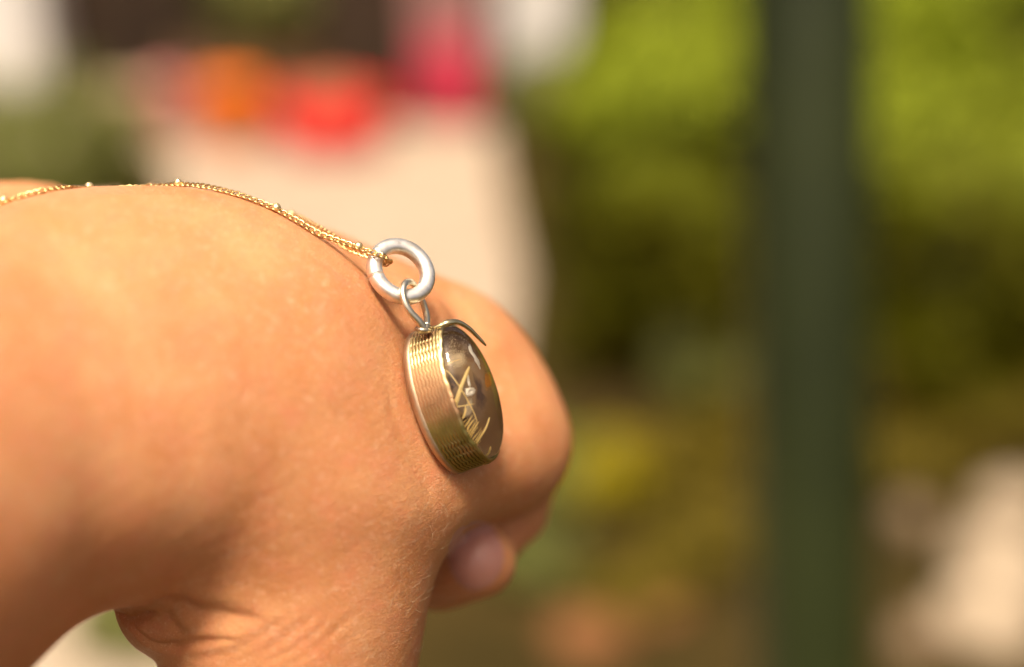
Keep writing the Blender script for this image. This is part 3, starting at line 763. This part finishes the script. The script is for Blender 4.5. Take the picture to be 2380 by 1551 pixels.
def shrub(name, c, r, n_leaf, size, m, label, cat='shrub', group=None, boxy=2.6, seed=0):
    rg = np.random.default_rng(seed + 100)
    root = empty(name, Vector((c[0], c[1], 0))); props(root, label, cat, group)
    v, f = [], []
    ncl = 26 if n_leaf < 4000 else 70
    cc = rg.normal(size=(ncl, 3)); cc /= (np.abs(cc) ** boxy).sum(1)[:, None] ** (1 / boxy)
    cc = cc * np.array(r) * (.8 if ncl < 30 else .86 * rg.uniform(.75, 1.08, size=(ncl, 1))) + np.array([0, 0, c[2]])
    for i in range(n_leaf):
        k = rg.integers(ncl); d = rg.normal(size=3); d /= np.linalg.norm(d)
        p = cc[k] + d * np.array(r) * (.38 if ncl < 30 else .26) * rg.uniform(.5, 1) ** .5
        if p[2] < .02: continue
        on = (p - np.array([0, 0, c[2]])) / np.array(r); on = np.sign(on) * np.minimum(np.abs(on), 1.2) ** (2.5 if n_leaf > 4000 else 1) / np.array(r); on = on / (np.linalg.norm(on) + 1e-9) + rg.normal(size=3) * .33
        a = np.cross(on, rg.normal(size=3)); a /= np.linalg.norm(a); b_ = np.cross(a, on); b_ /= np.linalg.norm(b_)
        s = size * rg.uniform(.7, 1.3); j = len(v)
        v += [p, p + a * s * .5 + b_ * s * .28, p + a * s, p + a * s * .5 - b_ * s * .28]; f.append((j, j + 1, j + 2, j + 3))
    mesh_obj('foliage', v, f, m, root, False)
    sb_ = MB()
    for k in range(0, ncl, 3):
        e = cc[k]; sb_.tube(catmull([(e[0] * .05, e[1] * .05, -.02), (e[0] * .4, e[1] * .4, e[2] * .45), tuple(e)], 8), np.linspace(.012, .004, 8), 6)
    sb_.build('stem', m_stem, root)
    return root
hp = [ # centre x, y, height centre, radii, label
    (.72, 4.35, .37, (.50, .60, .36), 'bright green hedge bush close beside the white pillar'),
    (.50, 3.42, .36, (.40, .55, .35), 'sunlit hedge bush bordering the path nearest behind the hand'),
    (1.15, 3.30, .36, (.46, .58, .36), 'olive hedge bush directly behind the dark green post'),
    (1.50, 4.4, .40, (.52, .60, .40), 'yellow-green bush in the back row, seen along the right side of the green post'),
    (1.86, 3.25, .37, (.46, .60, .38), 'front row bush with dark base and bright top near the right edge'),
    (2.35, 4.4, .40, (.55, .60, .44), 'yellow-green bush of the back row in the upper right corner'),
    (2.6, 3.4, .36, (.45, .6, .40), 'hedge bush at the right end of the front row')]
for i, (x, y, z, r, lb) in enumerate(hp):
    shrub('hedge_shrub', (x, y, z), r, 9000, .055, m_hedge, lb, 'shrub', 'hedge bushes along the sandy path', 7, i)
shrub('garden_shrub', (.20, 5.35, .14), (.26, .24, .15), 4500, .045, m_soft, 'low pale green bush at the foot of the broad white pillar', seed=33)
shrub('garden_shrub', (-1.45, 4.0, .24), (.38, .45, .27), 5000, .05, m_soft, 'grey-green soft bush left of the sandy path behind the wrist', seed=31)
shrub('garden_shrub', (-2.15, 4.5, .30), (.42, .45, .32), 5000, .05, m_soft, 'grey-green bush against the pale pillar at the left edge', seed=32)
for i, (vx, vy, rr_, m, lb) in enumerate([
    (1420, 860, (.10, .10, .09), m_olive, 'low olive plant at the path edge right of the knuckle'),
    (1660, 930, (.13, .10, .10), m_soft, 'pale grey-green plant just left of the green post'),
    (1400, 1170, (.09, .09, .07), m_yel, 'small plant with bright yellow leaves right of the curled finger'),
    (1560, 1140, (.12, .10, .06), m_olive, 'brownish low plant between the yellow plant and the green post'),
    (1640, 1290, (.12, .10, .05), m_olive, 'yellow-brown ground plant at the foot of the green post'),
    (1260, 1330, (.09, .08, .05), m_soft, 'dark green low plant just below the curled finger'),
    (1480, 1390, (.10, .08, .035), m_olive, 'flat dull plant near the lower edge beside the reddish stone'),
    (2120, 760, (.16, .12, .12), m_soft, 'dark green plant under the hedge right of the post'),
    (2270, 890, (.17, .12, .10), m_olive, 'golden-brown dry plant near the right edge'),
    (340, 1500, (.10, .09, .06), m_soft, 'small green plant seen in the gap under the wrist'),
    (1540, 790, (.14, .10, .10), m_olive, 'brown-green plant at the foot of the hedge left of the green post'),
    (1700, 1080, (.12, .10, .08), m_olive, 'dark olive plant at the left foot of the green post'),
    (2080, 960, (.14, .12, .09), m_olive, 'dull olive plant close on the right side of the green post'),
    (2330, 1040, (.12, .10, .08), m_olive, 'golden-brown plant at the right edge above the stones'),
    (1300, 1160, (.11, .09, .07), m_soft, 'grey-green low plant between the fist and the yellow plant'),
    (2120, 1130, (.13, .10, .06), m_olive, 'dry brown ground plant above the cream stones')]):
    p = G(vx, vy)
    shrub('ground_plant', (p.x, p.y, rr_[2] * .9), rr_, 900, .03, m, lb, 'plant', seed=50 + i)

# stones and bare earth
def stone(vx, vy, r, m, label):
    p = G(vx, vy); bm = bmesh.new(); bmesh.ops.create_icosphere(bm, subdivisions=4, radius=1)
    v = np.array([q.co[:] for q in bm.verts]); f = [[q.index for q in ff.verts] for ff in bm.faces]; bm.free()
    v = v * (1 + .09 * noise3(v, 1.8, int(vx), 3)[:, None]) * np.array(r); v[:, 2] += r[2] * .45
    o = mesh_obj('stone', v, f, m); o.location = p; o.rotation_euler.z = rng.uniform(0, 3)
    props(o, label, 'stone')
m_cream = noisy(mat('cream_stone', rough=.85), (.30, .23, .15), (.42, .33, .23), 14, 5, .3, .7, .4, 60, .01)
m_tan = noisy(mat('tan_stone', rough=.9), (.14, .095, .055), (.21, .15, .09), 14, 5, .3, .7, .4, 60, .01)
m_red = noisy(mat('reddish_stone', rough=.9), (.15, .065, .02), (.22, .10, .04), 14, 5, .3, .7, .4, 60, .01)
stone(2310, 1330, (.09, .10, .05), m_cream, 'largest cream stone on the soil in the lower right')
stone(2350, 1200, (.08, .07, .05), m_cream, 'cream stone at the right edge above the largest one')
stone(2115, 1230, (.05, .04, .04), m_tan, 'small tan stone between the green post and the cream stones')
stone(2130, 1500, (.06, .045, .03), m_tan, 'tan stone at the lower edge right of the green post')
stone(2300, 1460, (.10, .09, .04), m_cream, 'flat cream stone at the bottom right edge')
stone(1370, 1500, (.07, .06, .04), m_red, 'brownish pink stone at the lower edge right of the thumb')
stone(1520, 1420, (.07, .06, .03), m_red, 'rust coloured stone in the soil left of the green post')

# green post
def wpt(vx, vy, D): return np.array(W(vx, vy, D))
pt, pb = wpt(1872, -260, 1.05), wpt(1892, 1700, 1.16)
ax_p = pb - pt; pb = pt + ax_p * ((pt[2]) / -ax_p[2]); pt = pt - ax_p * .25
root = empty('post', Vector(pb)); props(root, 'dark green painted metal post leaning slightly in front of the hedge', 'post')
m_post = noisy(mat('post_paint', rough=.45), (.008, .013, .002), (.026, .034, .007), 5, 5, .3, .7, .2, 40, .004)
pm = MB(); rr0 = .048
pm.tube([pt - pb + (pb - pt) * t for t in np.linspace(0, 1, 24)], [rr0] * 24, 32)
pm.build('pole', m_post, root)
pm = MB(); pm.lathe([(.0001, .004), (.085, .004), (.085, .012), (.05, .016), (.044, .05), (.038, .055)]); pm.build('foot_plate', m_post, root)

# ---------------------------------------------------------------- shopfront at the end of the path
YF = 5.75
m_dark = noisy(mat('dark_timber', rough=.8), (.035, .022, .014), (.07, .045, .028), 3, 5, .3, .7, .3, 40, .01)
m_white = noisy(mat('white_plaster', rough=.85), (.74, .70, .64), (.82, .78, .72), 5, 4, .3, .7, .2, 50, .005)
m_shelf = noisy(mat('shelf_wood', rough=.7), (.10, .06, .035), (.17, .11, .05), 8)
shop = empty('shopfront', (0, YF, 0)); props(shop, 'dark timber shopfront at the far end of the sandy path', 'building')
xl = W(120, 0, 5.9).x; xr = W(1180, 0, 5.9).x
nb = 14
for i in range(nb):
    a = xl - .5 + (xr - xl + .42) * i / nb; wdt = (xr - xl + .42) / nb
    q = MB(); q.box((a + wdt / 2, -.12 + .01 * (i % 2), 1.4), (wdt - .008, .04, 2.8)); q.build('plank', m_dark, shop, False)
q = MB(); q.box(((xl + xr) / 2, -.24, .03), (xr - xl + .3, .2, .06)); q.build('step', m_dark, shop, False)
q = MB(); q.box(((xl + xr) / 2, 1.05, 2.95), (xr - xl + 2.0, 1.2, .12)); q.build('roof', m_dark, shop, False)
q = MB(); q.box(((xl + xr) / 2, .9, 1.4), (xr - xl + 3, .04, 2.8)); q.build('wall', m_dark, shop, False)
def pillar(vx0, vx1, y, label):
    d = y / math.cos(R(PITCH - 12)) ; a = G(vx0, 200); 
    k = KV * (y * math.cos(R(PITCH)) + 1.0 * math.sin(R(PITCH)))
    x0, x1 = (vx0 - 1190) * k, (vx1 - 1190) * k
    r_ = empty('pillar', ((x0 + x1) / 2, y, 0)); props(r_, label, 'pillar', 'white pillars of the shopfront')
    q = MB(); q.box((0, 0, 1.47), (x1 - x0, .26, 2.8)); q.build('shaft', m_white, r_, False)
    q = MB(); q.box((0, 0, .035), (x1 - x0 + .05, .31, .07)); q.build('plinth', m_white, r_, False)
pillar(1150, 1325, 5.8, 'broad white plaster pillar beside the green hedge')
pillar(-90, 112, 5.45, 'white plaster pillar at the left edge behind the grey-green bush')

def cloth_mat(name, c1, c2, rough=.8): return noisy(mat(name, rough=rough), c1, c2, 7, 3, .35, .65)
def place(vx, vy): return G(vx, vy)
# pots on the path
def pot(vx, vy, r, h, m, label, bowl=False, fill=None, fm=None, name='plant_pot'):
    p = place(vx, vy); rt_ = empty(name, p); props(rt_, label, 'bowl' if bowl else 'pot')
    q = MB()
    if bowl: prof_ = [(.001, .006), (r * .70, .006), (r * .88, h * .2), (r * .98, h * .6), (r, h), (r * .95, h), (r * .92, h * .62), (r * .8, h * .28), (.001, h * .12)]
    else: prof_ = [(.001, .006), (r * .72, .006), (r * .80, h * .3), (r * .93, h * .84), (r * 1.02, h * .84), (r * 1.02, h), (r * .9, h), (r * .86, h * .8), (.001, h * .78)]
    q.lathe(prof_, n=40); q.build('vessel', m, rt_)
    if fill:
        rg = np.random.default_rng(int(vx)); k = 26
        me_ = None
        for i in range(k):
            a = rg.uniform(0, 6.28); rr_ = r * .62 * math.sqrt(rg.uniform(0, 1)); z = h * .78 + (r * .75) * (1 - (rr_ / (r * .75)) ** 2) * fill * rg.uniform(.5, 1)
            if me_ is None:
                bm = bmesh.new(); bmesh.ops.create_icosphere(bm, subdivisions=2, radius=r * .26); me_ = bpy.data.meshes.new('fruit'); bm.to_mesh(me_); bm.free(); me_.materials.append(fm)
                me_.polygons.foreach_set('use_smooth', [True] * len(me_.polygons))
            o = bpy.data.objects.new('fruit', me_); col.objects.link(o); o.parent = rt_; o.location = (rr_ * math.cos(a), rr_ * math.sin(a), z); o.scale = (1, 1, .85)
    return rt_
m_redp = cloth_mat('red_glaze', (.62, .0008, .012), (.68, .0015, .018), .8)
m_orange = cloth_mat('orange_glaze', (.74, .17, .012), (.78, .20, .02), .6)
m_pink = cloth_mat('pink_glaze', (.62, .22, .22), (.66, .27, .25), .6)
m_salmon = cloth_mat('salmon', (.42, .07, .04), (.32, .15, .07))
m_rose = cloth_mat('rose_cloth', (.62, .05, .10), (.66, .08, .14))
m_roset = cloth_mat('pale_rose_cloth', (.40, .20, .18), (.46, .26, .24))
m_bask = cloth_mat('basket', (.34, .26, .15), (.42, .33, .2))
pot(775, 352, .205, .20, m_redp, 'wide bright red bowl heaped with salmon and tan fruit on the path', True, .45, m_salmon)
pot(545, 350, .11, .25, m_orange, 'orange pot standing between the red bowl and the pink pot')
pot(428, 318, .115, .22, m_pink, 'dull pink pot left of the orange pot')
pot(290, 318, .13, .18, m_bask, 'tan woven-looking pot leftmost in the row before the shop')
# rose cloth hanging over a stand
p = place(1045, 292); st = empty('clothes_stand', p); props(st, 'stand draped with rose red and pale pink cloth beside the white pillar', 'clothes stand')
q = MB(); q.tube([(-.13, 0, 0), (-.13, 0, 1.3)], .012, 8); q.tube([(.13, 0, 0), (.13, 0, 1.3)], .012, 8); q.tube([(-.13, 0, 1.3), (.13, 0, 1.3)], .012, 8); q.build('stand_frame', m_shelf, st)
def drape(z0, z1, m, name, dy, wd=.145):
    v, f = [], []; nx_, nz_ = 40, 16
    for i in range(nx_ + 1):
        for j in range(nz_ + 1):
            t = j / nz_; x = -wd + 2 * wd * i / nx_
            v.append((x * (1 + .05 * math.sin(t * 5)), dy + .022 * math.sin(i * 1.1 + t) * (.4 + t), z1 + (z0 - z1) * t))
    for i in range(nx_):
        for j in range(nz_): a = i * (nz_ + 1) + j; f.append((a, a + nz_ + 1, a + nz_ + 2, a + 1))
    o = mesh_obj(name, v, f, m, st); s_ = o.modifiers.new('t', 'SOLIDIFY'); s_.thickness = .004
drape(.03, .34, m_rose, 'rose_cloth', -.05, .11); drape(.26, 1.31, m_roset, 'pink_cloth', -.02)
# a crate of muted goods in front of the dark wall
cr = empty('crate', place(600, 292)); props(cr, 'brown wooden crate with drooping olive plant before the dark shopfront', 'crate')
for k in range(4):
    q = MB(); q.box((0, -.16, .05 + k * .075), (.56, .014, .062)); q.build('slat', m_shelf, cr, False)
    q = MB(); q.box((0, .16, .05 + k * .075), (.56, .014, .062)); q.build('slat', m_shelf, cr, False)
for s in (-1, 1):
    q = MB(); q.box((s * .272, 0, .16), (.016, .30, .30)); q.build('end_board', m_shelf, cr, False)
q = MB(); q.box((0, 0, .02), (.52, .30, .02)); q.build('bottom', m_shelf, cr, False)
pp = place(600, 292)
shrub('potted_plant', (pp.x, pp.y + .02, .50), (.24, .16, .20), 1600, .05, m_soft, 'olive leafy plant rising out of the brown crate', 'plant', seed=77)
